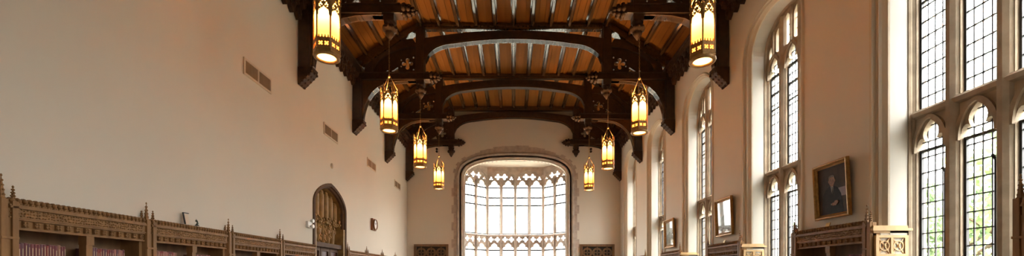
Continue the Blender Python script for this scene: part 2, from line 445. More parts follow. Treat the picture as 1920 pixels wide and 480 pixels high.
# ------------------------------------------------------------------ bay window
bw = bpy.data.objects.new('window_8', None); C.objects.link(bw); bw.location = (BC, 25.5, 0.9); struct(bw); OB = (BC, 25.5, .9)
BX, BY0, BY1, ZBT = 1.68, 24.27, 25.5, 7.98
def bay_lights(n, Wd):
    """outline + holes for a bay face of width Wd holding n lights, u from -Wd/2"""
    p = Wd / n; lw = p * .79; hl = []
    for i in range(n):
        c = -Wd / 2 + p * (i + .5)
        hl.append(cusped(c, lw, 1.5, 3.05, 3.44)); hl.append(cusped(c, lw, 3.96, 6.74, 7.18))
        for s in (-.23, .23): hl.append(foil(c + s * p, 3.66, .165, 4, 0))
    for i in range(0, n, 2):
        c = -Wd / 2 + p * (i + 1)
        for s in (-.235, .235): hl.append(foil(c + s * p, 7.40, .185, 4, 0))
        for s in (-.72, .72): hl.append(foil(c + s * p, 7.30, .115, 3, pi / 2))
    return [rect(-Wd / 2, Wd / 2, 1.0, ZBT)] + hl
def bay_face(P0, P1, n):
    P0, P1 = Vector(P0), Vector(P1); d = (P1 - P0); Wd = d.length; d.normalize(); nrm = Vector((-d.y, d.x)); mid = (P0 + P1) / 2
    if (Vector((BC, 24)) - mid).dot(nrm) < 0: nrm = -nrm     # towards the room
    mp = lambda u, v, w: (mid.x + d.x * u + nrm.x * w, mid.y + d.y * u + nrm.y * w, v)
    lp = bay_lights(n, Wd)
    b = B(OB).plate(lp, -.08, .04, mp)
    p = Wd / n
    for i in range(n + 1):
        u0 = -Wd / 2 + p * i; big = i % 2 == 0; h = .075 if big else .055
        b.plate([[(u0 - h, 0), (u0 - h * .5, .08), (u0 + h * .5, .08), (u0 + h, 0)]], 1.0, 7.5 if big else 7.15, lambda u, v, w: mp(u, w, .03 + v))
    b.plate([[(-.0, 3.84), (.08, 3.87), (.1, 3.92), (.05, 3.95), (0, 3.96)]], -Wd / 2, Wd / 2, lambda u, v, w: mp(w, v, .03 + u))
    for i in range(n):
        c = -Wd / 2 + p * (i + .5)
        for zs, za in ((3.05, 3.44), (6.74, 7.18)):
            o_ = arch(p * .45, zs, zs, za - zs + .07, 1.8, 14); i_ = arch(p * .395, zs, zs, za - zs + .02, 1.8, 14)
            b.plate([[(c + u, v) for u, v in o_] + [(c + u, v) for u, v in reversed(i_)]], .03, .07, mp)
    for i in range(0, n, 2):
        c = -Wd / 2 + p * (i + 1)
        o_ = arch(p * .99, 7.0, 7.1, .72, 2.0, 18); i_ = arch(p * .92, 7.0, 7.1, .64, 2.0, 18)
        b.plate([[(c + u, v) for u, v in o_] + [(c + u, v) for u, v in reversed(i_)]], .03, .09, mp)
    b.box(0, 0, 0, 0, 0, 0) if False else None
    b.build('tracery', M['bay_stone'], bw)
    B(OB).plate([rect(-Wd / 2, Wd / 2, 1.2, 7.7)], -.03, -.024, mp).build('glass', M['glass'], bw)
    br = B(OB)
    for i in range(n):
        c = -Wd / 2 + p * (i + .5); lw = p * .4
        for z in (6.74, 6.15, 5.68, 3.98, 3.02): br.plate([rect(c - lw, c + lw, z - .042, z + .042)], -.02, .02, mp)
        for s in (-1, 1):
            br.plate([rect(c + s * lw - .013, c + s * lw + .013, 1.5, 6.74)], -.02, .01, mp)
    br.build('casement', M['iron'], bw)
xl, xr = BC - BX, BC + BX
bay_face((BC - BA - .06, BY0), (xl, BY1), 2); bay_face((xl, BY1), (xr, BY1), 4); bay_face((xr, BY1), (BC + BA + .06, BY0), 2)
b = B(OB)
poly = [(BC - BA - .3, 24.2), (BC - BA - .3, 24.3), (xl - .15, 25.65), (xr + .15, 25.65), (BC + BA + .3, 24.3), (BC + BA + .3, 24.2)]
b.plate([poly], ZBT, ZBT + .3, lambda u, v, w: (u, v, w)); b.build('bay_ceiling', M['plaster'], bw)
b = B(OB)
b.plate([poly], .6, 1.02, lambda u, v, w: (u, v, w)); b.build('sill', M['bay_stone'], bw)
# moulded stone arch around the bay opening, with toothed outer blocks
def bayarch(d, z0=.0): return [(BC + u, v) for u, v in arch(BA + d, z0, BS, BR + d, 2.7, 40)]
b = B((BC, 24, 0))
pf = [(0, .28), (0, .06), (.03, .02), (.08, .02), (.10, -.05), (.14, -.07), (.18, -.05), (.2, .0), (.27, 0.0), (.29, -.08), (.34, -.11), (.39, -.1), (.43, -.03), (.46, .0)]
b.loft([[(u, YB + y, v) for u, v in bayarch(d)] for d, y in pf])
r = struct(b.build('trim_20', M['bay_stone']))
b = B((BC, 24, 0))
inn = bayarch(.44)
def wid(i, big): return big
# blocks on the jambs
z = 0.2; k = 0
while z < BS - .1:
    e = .60 if k % 2 else .72
    for s in (-1, 1):
        x0, x1 = BC + s * (BA + .44), BC + s * (BA + e)
        b.box(min(x0, x1), max(x0, x1), YB - .015, YB + .02, z, z + .47)
    z += .48; k += 1
# voussoir blocks on the arch, stepping to a low peak
N = 26
for i in range(N):
    t0, t1 = pi - pi * i / N, pi - pi * (i + 1) / N
    def P(t, d):
        cx, sz = cos(t), sin(t); nn = 2.7
        return (BC + (BA + d) * abs(cx) ** (2 / nn) * (1 if cx >= 0 else -1), BS + (BR + d) * max(0, sz) ** (2 / nn))
    e = .56 + (.1 if i % 2 else 0); mid = abs(i - (N - 1) / 2)
    if mid < 6: e = .52 + .05 * (6 - mid) + (.03 if i % 2 else 0)
    b.plate([[P(t0, .44), P(t0, e), P(t1, e), P(t1, .44)]], -.015, .02, mpB)
b.build('stone_block', M['bay_stone'], r)

# ------------------------------------------------------------------ hammer-beam trusses
def truss(y, label):
    t = thing('roof_truss', label, 'roof truss', (0, y, 6.8), group='hammer-beam roof trusses'); O = (0, y, 6.8)
    mp = lambda u, v, w: (u, y + w, v)
    mir = lambda pts, s: [(s * u, v) for u, v in pts]
    for s in (-1, 1):
        # wall post with carved corbel foot
        b = B(O)
        b.plate([mir([(-5.985, 7.1), (-5.64, 7.3), (-5.64, 9.5), (-5.985, 9.5)], s)], -.15, .15, mp)
        b.plate([mir([(-5.64, 7.32), (-5.60, 7.36), (-5.60, 9.1), (-5.64, 9.1)], s)], -.08, .08, mp)
        for w in (-.17, .15): b.plate([mir([(-5.93, 7.2), (-5.70, 7.32), (-5.70, 9.0), (-5.93, 9.0)], s)], w, w + .02, mp)
        post = b.build('wall_post', M['dark_wood'], t, .012)
        b = B(O)
        b.plate([mir([(-5.985, 6.82), (-5.9, 6.86), (-5.60, 7.17), (-5.58, 7.3), (-5.985, 7.3)], s)], -.17, .17, mp)
        for k in range(5):
            f = k / 4; x, z = -5.95 + .35 * f, 6.84 + .34 * f
            for w in (-.14, 0, .14): b.blob((s * x, y + w, z), (.04, .055, .045))
        b.build('corbel', M['carving'], t)
        # lower curved brace
        sof = [(-5.64, 7.35), (-5.60, 7.6), (-5.53, 7.85), (-5.42, 8.1), (-5.27, 8.32), (-5.05, 8.52), (-4.76, 8.66), (-4.4, 8.735), (-3.95, 8.76), (-3.62, 8.76)]
        b = B(O); b.plate([mir(sof + [(-3.62, 8.86), (-5.68, 8.86), (-5.68, 7.35)], s)], -.09, .09, mp)
        off = [(u - .045, v + .055) for u, v in sof]
        b.plate([mir(sof + off[::-1], s)], -.14, .14, mp)
        b.build('curved_brace', M['rib_wood'], t)
        # hammer beam with moulded edges and carved end
        b = B(O)
        b.plate([mir([(-5.985, 8.80), (-3.05, 8.80), (-3.05, 9.06), (-5.985, 9.06)], s)], -.14, .14, mp)
        for z0 in (8.79, 9.03): b.plate([mir([(-5.7, z0), (-3.15, z0), (-3.15, z0 + .045), (-5.7, z0 + .045)], s)], -.18, .18, mp)
        b.build('hammer_beam', M['dark_wood'], t, .01)
        b = B(O)
        for (x, r_) in ((-3.06, .19), (-2.93, .16), (-2.82, .10)):
            for q in range(6): b.blob((s * x, y + r_ * .75 * cos(q * pi / 3), 8.93 + r_ * .75 * sin(q * pi / 3)), (.075, r_ * .5, r_ * .5))
        b.blob((s * -2.76, y, 8.93), (.09, .06, .06)); b.build('carved_end', M['carving'], t)
        # hammer post and its pendant boss
        b = B(O)
        b.plate([mir([(-3.63, 8.62), (-3.33, 8.62), (-3.33, 10.9), (-3.63, 10.9)], s)], -.15, .15, mp)
        for u0 in (-3.66, -3.35): b.plate([mir([(u0, 9.1), (u0 + .05, 9.1), (u0 + .05, 10.85), (u0, 10.85)], s)], -.08, .08, mp)
        b.build('hammer_post', M['dark_wood'], t, .012)
        b = B(O)
        b.lathe((s * -3.48, y, 0), [(.14, 8.64), (.17, 8.6), (.14, 8.56), (.12, 8.5), (.21, 8.44), (.20, 8.38), (.11, 8.33), (.13, 8.29), (.07, 8.2), (.02, 8.12)], 10)
        for q in range(8): b.blob((s * -3.48 + .16 * cos(q * pi / 4), y + .16 * sin(q * pi / 4), 8.44), (.06, .06, .07))
        b.build('pendant_boss', M['carving'], t)
        # principal rafter
        b = B(O)
        b.plate([mir([(-6.0, 9.05), (-3.52, 10.72), (-3.52, 10.95), (-6.0, 9.5)], s)], -.13, .13, mp)
        b.plate([mir([(-5.8, 9.17), (-3.52, 10.70), (-3.52, 10.77), (-5.8, 9.24)], s)], -.19, .19, mp)
        b.build('principal_rafter', M['rib_wood'], t)
        # upper curved brace
        up = []
        for k in range(13):
            f = k / 12; a_ = radians(180 - 84 * f)
            up.append((-3.55 + 2.02 * cos(a_), 9.02 + 1.32 * sin(a_)))
        dn = [(u + .30 * (1 - .3 * k / 12), v - .30 * (.35 + .65 * k / 12)) for k, (u, v) in enumerate(up)]
        b = B(O); b.plate([mir(up + dn[::-1], s)], -.115, .115, mp); b.build('upper_brace', M['dark_wood'], t)
        # pierced spandrel panel
        ol = [(-5.25, 9.05)] + [(u + .02, v + .04) for u, v in dn[2:]] + [(-3.6, 9.05)]
        hl = [foil(-3.97, 9.43, .215, 4, 0), [(-4.62, 9.12), (-4.27, 9.12), (-4.33, 9.3)], circ(-4.2, 9.33, .03, 8), circ(-3.74, 9.2, .03, 8), circ(-3.74, 9.66, .035, 8), circ(-4.2, 9.56, .03, 8), [(-4.86, 9.1), (-4.7, 9.1), (-4.68, 9.2)]]
        b = B(O); b.plate([mir(ol, s)] + [mir(h, s) for h in hl], -.035, .035, mp); b.build('tracery_panel', M['dark_wood'], t)
    # arched collar
    top, bot = [], []
    for k in range(25):
        u = -3.34 + 6.68 * k / 24; top.append((u, 10.64 - .30 * (abs(u) / 3.34) ** 2))
    for k in range(41):
        u = -3.34 + 6.68 * k / 40; a_ = abs(u)
        base = 10.30 - .18 * (min(a_, 2.25) / 2.25) ** 2
        if a_ > 2.2: base = 9.30 + .82 * sqrt(max(0, 1 - ((a_ - 2.2) / 1.15) ** 2))
        bot.append((u, base))
    b = B(O); b.plate([top + bot[::-1]], -.12, .12, mp); b.build('arched_collar', M['dark_wood'], t)
    b = B(O); b.plate([bot + [(u * .995, v + .06) for u, v in bot[::-1]]], -.135, .135, mp); b.build('soffit_moulding', M['rib_wood'], t)
    b = B(O); b.plate([[(-3.66, 10.70), (3.66, 10.70), (3.66, 10.92), (-3.66, 10.92)]], -.10, .10, mp)
    b.plate([[(-3.5, 10.78), (3.5, 10.78), (3.5, 10.84), (-3.5, 10.84)]], -.15, .15, mp); b.build('ceiling_beam', M['rib_wood'], t)
    return t
TL = {12: 'dark oak hammer-beam truss in front, its collar above the frame', 16: 'dark oak hammer-beam truss with the nearest fully seen arched collar',
      20: 'dark oak hammer-beam truss with the middle of three visible arched collars', 23.82: 'dark oak hammer-beam truss standing against the end wall above the bay window',
      8: 'dark oak hammer-beam truss overhead that carries the two nearest lanterns'}
t0 = truss(12, TL[12])
for y in (8, 16, 20, 23.82): dup(t0, (0, y, 6.8), TL[y])

# ------------------------------------------------------------------ hanging lanterns
def lantern(loc, label):
    t = thing('hanging_lantern', label, 'lantern', loc, (0, 0, radians(8)), 'amber hexagonal lanterns')
    R = .235; ap = R * cos(pi / 6)
    def fmap(k, off=0.0):
        a = radians(60) * k + radians(30); n = (cos(a), sin(a)); tt = (-sin(a), cos(a))
        return lambda u, v, w: (n[0] * (ap + off + w) + tt[0] * u, n[1] * (ap + off + w) + tt[1] * u, v)
    b = B()
    for k in range(6):
        a = radians(60) * k; x, y = R * cos(a), R * sin(a)
        b.tube([(x, y, .1), (x, y, 1.12)], .017, 6)
        b.lathe((x, y, 0), [(.026, 1.0), (.012, 1.06), (.03, 1.12), (.014, 1.16), (.02, 1.19), (.002, 1.27)], 6)
    hexr = lambda r, z: [(r * cos(radians(60) * k), r * sin(radians(60) * k), z) for k in range(6)]
    for prof_ in ([(.252, .045), (.256, .07), (.248, .095), (.22, .095), (.22, .045)], [(.246, .275), (.25, .285), (.245, .295), (.215, .295), (.215, .275)]):
        b.loft([hexr(r_, z) for r_, z in prof_ + prof_[:1]], False, True)
    b.build('frame', M['bronze'], t)
    # round rim below
    b = B(); n = 24
    ring = lambda r, z: [(r * cos(2 * pi * k / n), r * sin(2 * pi * k / n), z) for k in range(n)]
    pr = [(.232, .055), (.24, .025), (.23, .0), (.20, -.006), (.168, .008), (.168, .055)]
    b.loft([ring(*p) for p in pr + pr[:1]], True, True); b.build('bottom_rim', M['bronze'], t)
    B().lathe((0, 0, 0), [(.17, .03), (.17, .036)], 24, False).build('lens', M['lens'], t)
    B().lathe((0, 0, 0), [(.06, .0), (.075, .012), (.06, .03)], 16).build('lens_cap', M['lens'], t)
    for k in range(6):
        mp = fmap(k, -.012)
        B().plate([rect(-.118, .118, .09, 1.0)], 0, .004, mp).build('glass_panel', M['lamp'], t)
        mp2 = fmap(k)
        # lower band of quatrefoils with cresting
        ol = [(-.108, .13), (.108, .13), (.108, .35)]
        for q in range(4):
            c = .081 - q * .054; ol += [(c + .018, .35), (c + .008, .37), (c + .011, .385), (c, .405), (c - .011, .385), (c - .008, .37), (c - .018, .35)]
        ol.append((-.108, .35))
        b = B().plate([ol] + [foil(s, .24, .047, 4, pi / 4) for s in (-.052, .052)], 0, .012, lambda u, v, w: mp2(u, v - .055, w)); b.build('quatrefoil_band', M['bronze'], t)
        # gothic head tracery
        ol = [(-.108, .70), (-.108, .98), (-.07, 1.0), (-.03, 1.08), (0, 1.18), (.03, 1.08), (.07, 1.0), (.108, .98), (.108, .70), (.095, .70), (.09, .77), (.075, .81), (.055, .80), (.05, .83), (.02, .835), (0, .87), (-.02, .835), (-.05, .83), (-.055, .80), (-.075, .81), (-.09, .77), (-.095, .70)]
        hl = [foil(0, .975, .045, 3, pi / 2), foil(-.05, .90, .038, 3, pi / 2), foil(.05, .90, .038, 3, pi / 2), circ(0, 1.06, .017, 8), [(-.085, .86), (-.07, .845), (-.04, .85), (-.07, .87)], [(.085, .86), (.07, .87), (.04, .85), (.07, .845)]]
        b = B().plate([ol] + hl, 0, .012, mp2); b.build('gothic_tracery', M['bronze'], t)
    # suspension
    for k in range(3):
        a = radians(120) * k
        B().tube([(R * cos(a), R * sin(a), 1.15), (.02 * cos(a), .02 * sin(a), 1.56)], .007, 5).build('suspension_rod', M['bronze'], t)
    b = B(); b.lathe((0, 0, 0), [(.01, 1.5), (.035, 1.53), (.035, 1.56), (.01, 1.6)], 8)
    z = 1.6; k = 0
    while z < 2.66:
        r_ = .016; pts = []
        for q in range(9):
            a = 2 * pi * q / 8; w_, h_ = r_ * cos(a), .034 * sin(a)
            pts.append((w_, 0, z + h_) if k % 2 else (0, w_, z + h_))
        b.tube(pts, .005, 4); z += .052; k += 1
    b.build('chain', M['bronze'], t)
    lt = bpy.data.lights.new('bulb', 'POINT'); lt.energy = LAMP_W; lt.color = (1.0, .60, .25); lt.shadow_soft_size = .05
    lo = bpy.data.objects.new('bulb', lt); C.objects.link(lo); lo.parent = t; lo.location = (0, 0, .66)
    return t
LAMP_W = 270
l0 = lantern((-3.5, 8, 5.57), 'lit amber lantern nearest the camera on the windowless side')
for y, w in ((8, 'nearest the camera'), (12, 'second from the camera'), (16, 'third from the camera'), (20, 'farthest from the camera')):
    for s, side in ((-1, 'on the windowless side'), (1, 'on the side of the tall windows')):
        if s < 0 and y == 8: continue
        dup(l0, (3.5 * s if s < 0 else 3.54, y, 5.56 if s < 0 else 5.50), 'lit amber lantern %s %s' % (w, side))

# ------------------------------------------------------------------ bookcases
def finial(b, x, y, z0, z1, r):
    h = z1 - z0
    b.lathe((x, y, z0), [(r, 0), (r * 1.15, .02), (r * .85, .03), (r * .9, .1 * h), (r * .02, h)], 4, False, rot=pi / 4)
    for k in range(4):
        f = .2 + .19 * k; rr = r * (1 - f) * 1.0 + .004
        for q in range(4): b.blob((x + rr * cos(q * pi / 2), y + rr * sin(q * pi / 2), z0 + f * h), (.011, .011, .013))
    b.blob((x, y, z1 - .01), (.012, .012, .02))
def bookcase(loc, rot, W, label, group, door_end=False):
    """front plane at local x=0 facing +x; body behind; y from -W/2 to W/2"""
    t = thing('bookcase', label, 'bookcase', loc, rot, group); h = W / 2; D = .32; e = h if door_end else h - .12
    b = B()
    for y0 in (-h, e - .05): b.box(-D, -.02, y0, y0 + .05, 0, 2.2)
    b.box(-D, -.03, -h, e, 2.18, 2.22); b.box(-D, -.0, -h, e, 0, .12)
    for z in (.5, .9, 1.22, 1.56): b.box(-D, -.03, -h, e, z - .025, z)
    b.build('carcass', M['oak'], t)
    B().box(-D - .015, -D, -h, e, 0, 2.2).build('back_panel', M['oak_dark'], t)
    # cornice: dentil band, frieze, crest
    b = B()
    b.box(-.06, .0, -h, e, 2.06, 2.2); b.box(-.06, .025, -h, e, 2.05, 2.068); b.box(-.06, .03, -h, e, 2.165, 2.185)
    nb = round(W / .131)
    for k in range(nb):
        y = -h + (h + e) * (k + .5) / nb
        b.box(0, .028, y - .026, y + .026, 2.085, 2.155)
        for q in range(4): b.blob((.03, y + .015 * (1 if q % 2 else -1), 2.12 + .018 * (1 if q < 2 else -1)), (.014, .015, .017))
    b.build('dentil_band', M['oak'], t)
    b = B()
    b.box(-.06, .03, -h, e, 2.185, 2.325); b.box(-.06, .06, -h, e, 2.30, 2.325); b.box(-.06, .045, -h, e, 2.185, 2.2)
    rnd = random.Random(3)
    for k in range(int((h + e - .03) / .034)):
        y = -h + .03 + k * .034
        for q in range(3):
            b.blob((.03, y + rnd.uniform(-.01, .01), 2.215 + .034 * q + rnd.uniform(-.008, .008)), (rnd.uniform(.012, .022), rnd.uniform(.009, .02), rnd.uniform(.008, .016)), rz=rnd.uniform(-1, 1))
    b.build('carved_frieze', M['oak'], t)
    b = B()
    b.box(-.05, .05, -h, e, 2.325, 2.345)
    nl = round(W / .07)
    for k in range(nl):
        y = -h + (h + e) * (k + .5) / nl
        b.plate([[(y - .030, 2.345), (y + .030, 2.345), (y + .035, 2.385), (y + .022, 2.415), (y, 2.428), (y - .022, 2.415), (y - .035, 2.385)]], -.01, .025, lambda u, v, w: (w, u, v))
        b.blob((.032, y, 2.392), (.034, .027, .033)); b.blob((.028, y, 2.352), (.022, .016, .016))
    b.build('leaf_crest', M['oak'], t)
    # centre mullion
    b = B(); b.box(-.1, .0, -.045, .045, 0, 2.06); b.box(-.1, .015, -.055, .055, 1.93, 2.06); b.build('mullion', M['oak'], t)
    # buttressed end posts with finials
    ends = (-h,) if not door_end else (-h, h)
    for y in ends:
        b = B()
        b.box(-.05, .035, y - .09, y + .09, 0, 2.2); b.box(-.05, .05, y - .085, y - .015, 0, 2.40); b.box(-.05, .06, y + .02, y + .085, 0, 2.38); b.box(-.04, .02, y - .09, y + .09, 2.2, 2.38)
        b.box(.035, .062, y - .09, y + .09, 1.93, 1.96)
        p = b.build('post', M['oak'], t, .004)
        for (yy, xx, zz, z1, r_) in ((-.045, -.0, 2.39, 2.68, .034), (.055, .02, 2.37, 2.56, .026), (-.085, -.04, 2.36, 2.54, .022)):
            b = B(); finial(b, xx, y + yy, zz, z1, r_); b.build('finial', M['oak'], p)
    return t
pil = [4.99, 6.945, 8.93, 10.88, 12.83]
GL = 'oak bookcases along the windowless wall'
names = ['carved oak bookcase nearest the camera along the windowless wall', 'carved oak bookcase second from the camera, carrying the small items on its crest',
         'carved oak bookcase third from the camera along the windowless wall', 'carved oak bookcase ending at the arched doorway, on its near side']
lc = []
proto = None
for i in range(4):
    yc = pil[i] + .985 + (.012 if i == 3 else 0)
    if proto is None: proto = bookcase((-5.94, yc, 0), (0, 0, 0), 1.97, names[0], GL); lc.append(proto)
    else: lc.append(dup(proto, (-5.94, yc, 0), names[i]))
far = [15.32, 17.3, 19.35, 21.45, 23.5]
nm = ['carved oak bookcase just beyond the arched doorway', 'carved oak bookcase below the wall clock', 'carved oak bookcase second from the end wall on the windowless side', 'carved oak bookcase in the corner by the end wall on the windowless side']
for i in range(4): dup(proto, (-5.94, far[i] + .985, 0), nm[i])
GR = 'oak bookcases between the tall windows'
rn = {4: 'carved oak bookcase at the very edge beside the nearest tall window', 8: 'carved oak bookcase below the portrait of the seated man', 12: 'carved oak bookcase below the picture with the bright window reflection',
      16: 'carved oak bookcase below the green landscape picture', 20: 'carved oak bookcase on the farthest pier between tall windows'}
rp = bookcase((5.9, 8, 0), (0, 0, pi), 1.84, rn[8], GR, True)
for y in (4, 12, 16, 20): dup(rp, (5.9, y, 0), rn[y])

# ------------------------------------------------------------------ books
bn = list(BOOKC)
def book(x, y0, th, h, d, z, col, label, group, sx):
    """spine faces sx direction at x"""
    t = thing('book', label, 'book', (x, y0 + th / 2, z), (0, 0, 0 if sx > 0 else pi), group)
    b = B(); e = th / 2 - .0012; r = .007
    prof_ = [(-d, -e), (-.006, -e), (0, -e * .6), (.004, 0), (0, e * .6), (-.006, e), (-d, e)]
    b.plate([prof_], 0, h, lambda u, v, w: (u, v, w))
    b.build('cover', M['book_' + col], t)
    B().box(.002, .0052, -e * .28, e * .2, h * random.uniform(.45, .6), h * random.uniform(.8, .93)).build('title_strip', M['gold'], t)
    B().box(-d + .004, -.012, -e * .8, e * .8, h - .003, h + .0015).build('page_block', M['paper'], t)
def row(x, y0, y1, ztop, where, group, sx, pal):
    y = y0; k = 0
    while y < y1 - .02:
        th = random.uniform(.028, .043)
        if y + th > y1: break
        col = random.choice(pal); k += 1
        h = .335 + random.uniform(-.012, .008) + (ztop - 1.86)
        book(x, y, th, h, .2, 1.5605, col, '%s book, %s from the near end of %s' % (col, ORD[k], where), group, sx)
        y += th
dk = ['maroon', 'plum', 'maroon', 'dark red', 'red-brown']; lt_ = ['dark red', 'rose-red', 'red-brown', 'rose-red', 'maroon']
row(-6.0, 5.10, 5.74, 1.86, 'the left row in the nearest bookcase', 'books in the nearest wall bookcase', 1, dk)
row(-6.0, 6.04, 6.60, 1.86, 'the right row in the nearest bookcase', 'books in the nearest wall bookcase', 1, ['maroon', 'dark red', 'rose-red', 'plum'])
row(-6.0, 7.05, 7.63, 1.88, 'the left row in the second bookcase', 'books in the second wall bookcase', 1, lt_)
row(-6.0, 8.01, 8.5, 1.86, 'the right row in the second bookcase', 'books in the second wall bookcase', 1, lt_)
row(-6.0, 9.04, 9.63, 1.88, 'the left row in the third bookcase', 'books in the third wall bookcase', 1, lt_)
row(-6.0, 9.99, 10.5, 1.86, 'the right row in the third bookcase', 'books in the third wall bookcase', 1, lt_)
row(5.96, 7.16, 7.62, 1.84, 'the near row below the portrait', 'books in the bookcase below the portrait', -1, dk)
row(5.96, 8.08, 8.45, 1.80, 'the far row below the portrait', 'books in the bookcase below the portrait', -1, dk)

# ------------------------------------------------------------------ arched doorway in the windowless wall
dr = bpy.data.objects.new('door_1', None); C.objects.link(dr); dr.location = (-6, 14, 0); struct(dr); OD = (-6, 14, 0)
b = B(OD)
pf = [(-.06, 0), (-.055, .03), (-.02, .045), (.02, .03), (.05, .035), (.07, -.02), (.10, -.05), (.115, -.12)]
b.loft([[(-6 + x, 14 + u, v) for u, v in tudor(d, 0)] for d, x in pf]); b.build('arch_moulding', M['niche_edge'], dr)
b = B(OD)
b.loft([[(-6 + x, 14 + u, v) for u, v in tudor(d, 0)] for d, x in ((.11, -.1), (.12, -.36))])
for s in (-1, 1): b.box(-6.3, -5.99, 14 + s * 1.11 - .09, 14 + s * 1.11 + .09, 0, 3.12)
b.build('jamb', M['niche'], dr)
B(OD).plate([[(14 + u, v) for u, v in tudor(.08, 0)]], .34, .42, mpL).build('back_panel', M['niche'], dr)
for k in range(6):
    y = 13.2 + k * .345; zt = DS + sup(y - 14, 1.06, .55, 2.2) - .02
    b = B(OD); b.lathe((-6.30, y, 0), [(.05, 3.36), (.115, 3.42), (.115, zt - .1), (.07, zt)], 10)
    b.blob((-6.27, y, zt - .02), (.07, .1, .08)); b.build('shaft', M['niche'], dr)
    b = B(OD)
    rr = random.Random(k)
    for q in range(16): b.blob((-6.2 + rr.uniform(-.06, .08), y + rr.uniform(-.13, .13), 3.3 + rr.uniform(-.09, .1)), (.05, .045, .05))
    if k < 5:
        L_ = (.58, .62, .62, .5, .3)[k]
        for q in range(18):
            f = q / 18; b.blob((-6.2 + rr.uniform(-.04, .04), y + .1 + rr.uniform(-.055, .055) * (1 - .3 * f), 3.24 - L_ * f), (.04, .035, .05))
        b.lathe((-6.27, y + .1, 0), [(.02, 2.5), (.10, 2.62), (.11, 3.0), (.06, 3.3)], 8)
    b.build('carved_canopy', M['niche'], dr)
b = B(OD); b.plate([rect(12.93, 15.05, 2.42, 2.56), ], .05, .34, mpL); b.build('lintel', M['niche_edge'], dr)
b = B(OD)
for y0 in (12.93, 13.62, 14.31): b.plate([rect(y0, y0 + .66, 0, 2.45), rect(y0 + .1, y0 + .56, .2, 1.1), rect(y0 + .1, y0 + .56, 1.25, 2.3)], .16, .22, mpL)
b.build('door_frame', M['niche_edge'], dr)
B(OD).plate([rect(12.93, 15.05, 0, 2.45)], .2, .24, mpL).build('door_leaf', M['redwood'], dr)

# ------------------------------------------------------------------ small wall fittings
def vent(y, label):
    t = thing('air_vent', label, 'vent', (-6.0, y, 6.0), group='wall vents in a row'); 
    b = B(); b.plate([rect(-.54, .54, -.02, .36), rect(-.49, -.02, .03, .31), rect(.02, .49, .03, .31)], 0.0, .03, lambda u, v, w: (w, u, v)); b.build('frame', M['ventframe'], t, .004)
    for u0 in (-.49, .02):
        b = B(); b.box(.001, .004, u0, u0 + .47, .03, .31)
        for k in range(15): b.box(.004, .018, u0 + .012 + k * .031, u0 + .024 + k * .031, .03, .31)
        b.build('grille', M['ventslat'], t)
    return t
v0 = vent(10.0, 'two-panel wall vent nearest the camera, high on the windowless wall')
for y, w in ((14, 'two-panel wall vent above the arched doorway'), (18, 'two-panel wall vent third from the camera, above the clock'), (22, 'two-panel wall vent smallest and nearest the end wall corner')): dup(v0, (-6, y, 6.0), w)
# clock
t = thing('wall_clock', 'round white clock on a square walnut box on the windowless wall', 'clock', (-6, 18.15, 3.42))
B().box(0, .09, -.24, .24, 0, .50).build('wooden_case', M['clockwood'], t, .01)
b = B(); b.lathe((.09, 0, .25), [(.235, 0), (.24, .04), (.225, .065), (.21, .065), (.205, .03)], 28, ax='x'); b.build('bezel', M['clockwood'], t)
B().lathe((.1, 0, .25), [(.208, 0), (.208, .02), (.15, .032), (.02, .036)], 28, ax='x').build('dial', M['clockface'], t)
b = B()
for k in range(12):
    a = k * pi / 6; b.plate([[(.17 * cos(a) - .008 * sin(a), .25 + .17 * sin(a) + .008 * cos(a)), (.2 * cos(a) - .008 * sin(a), .25 + .2 * sin(a) + .008 * cos(a)), (.2 * cos(a) + .008 * sin(a), .25 + .2 * sin(a) - .008 * cos(a)), (.17 * cos(a) + .008 * sin(a), .25 + .17 * sin(a) - .008 * cos(a))]], .128, .134, lambda u, v, w: (w, u, v))
b.build('hour_mark', M['iron'], t)
b = B(); b.tube([(.14, 0, .25), (.14, .07, .33)], .007, 5); b.tube([(.143, 0, .25), (.143, -.13, .30)], .006, 5); b.build('hand', M['iron'], t)
# emergency light
t = thing('emergency_wall_lamp', 'white twin-lamp emergency light beside the arched doorway', 'emergency light', (-6, 12.42, 2.90))
B().box(0, .07, -.11, .11, 0, .18).build('housing', M['white'], t, .01)
for z in (.04, .2):
    b = B(); b.lathe((.07, .03, z), [(.02, 0), (.055, .04), (.06, .09), (.05, .1)], 14, ax='x'); b.build('lamp_head', M['white'], t)
# detector
t = thing('smoke_detector', 'small round pale detector above the arched doorway', 'detector', (-6, 14.07, 5.12))
B().lathe((0, 0, 0), [(.085, 0), (.085, .02), (.06, .045), (.02, .05)], 18, ax='x').build('body', M['ventframe'], t)
B().lathe((.045, 0, 0), [(.03, 0), (.025, .012)], 12, ax='x').build('cap', M['white'], t)
# items on the crest of the second bookcase
t = thing('easel_sign', 'small dark-edged card leaning on the second bookcase crest', 'card', (-5.90, 7.72, 2.43))
b = B(); b.plate([[(-.012, 0), (.012, 0), (-.03, .20), (-.05, .20)]], -.06, -.045, lambda u, v, w: (u, w, v)); b.build('edge', M['iron'], t)
b = B(); b.plate([[(-.01, .0), (.0, .0), (-.038, .185), (-.046, .185)]], -.045, .055, lambda u, v, w: (u, w, v)); b.build('card_face', M['ventframe'], t)
b = B(); b.plate([[(-.03, .2), (-.05, .2), (-.052, .212), (-.028, .212)]], -.06, .075, lambda u, v, w: (u, w, v)); b.build('top_edge', M['iron'], t)
t = thing('figurine', 'tiny dark curved figurine on the second bookcase crest', 'figurine', (-5.90, 7.95, 2.432))
b = B(); b.lathe((0, 0, 0), [(.035, 0), (.035, .012), (.015, .02)], 10); b.build('base', M['iron'], t)
b = B(); b.tube([(0, -.01, .015), (0, .015, .04), (0, .01, .07), (0, -.02, .09), (0, -.02, .115)], [.016, .02, .014, .02, .01], 8); b.build('body', mat('verdigris', (.05, .06, .04), .5), t)
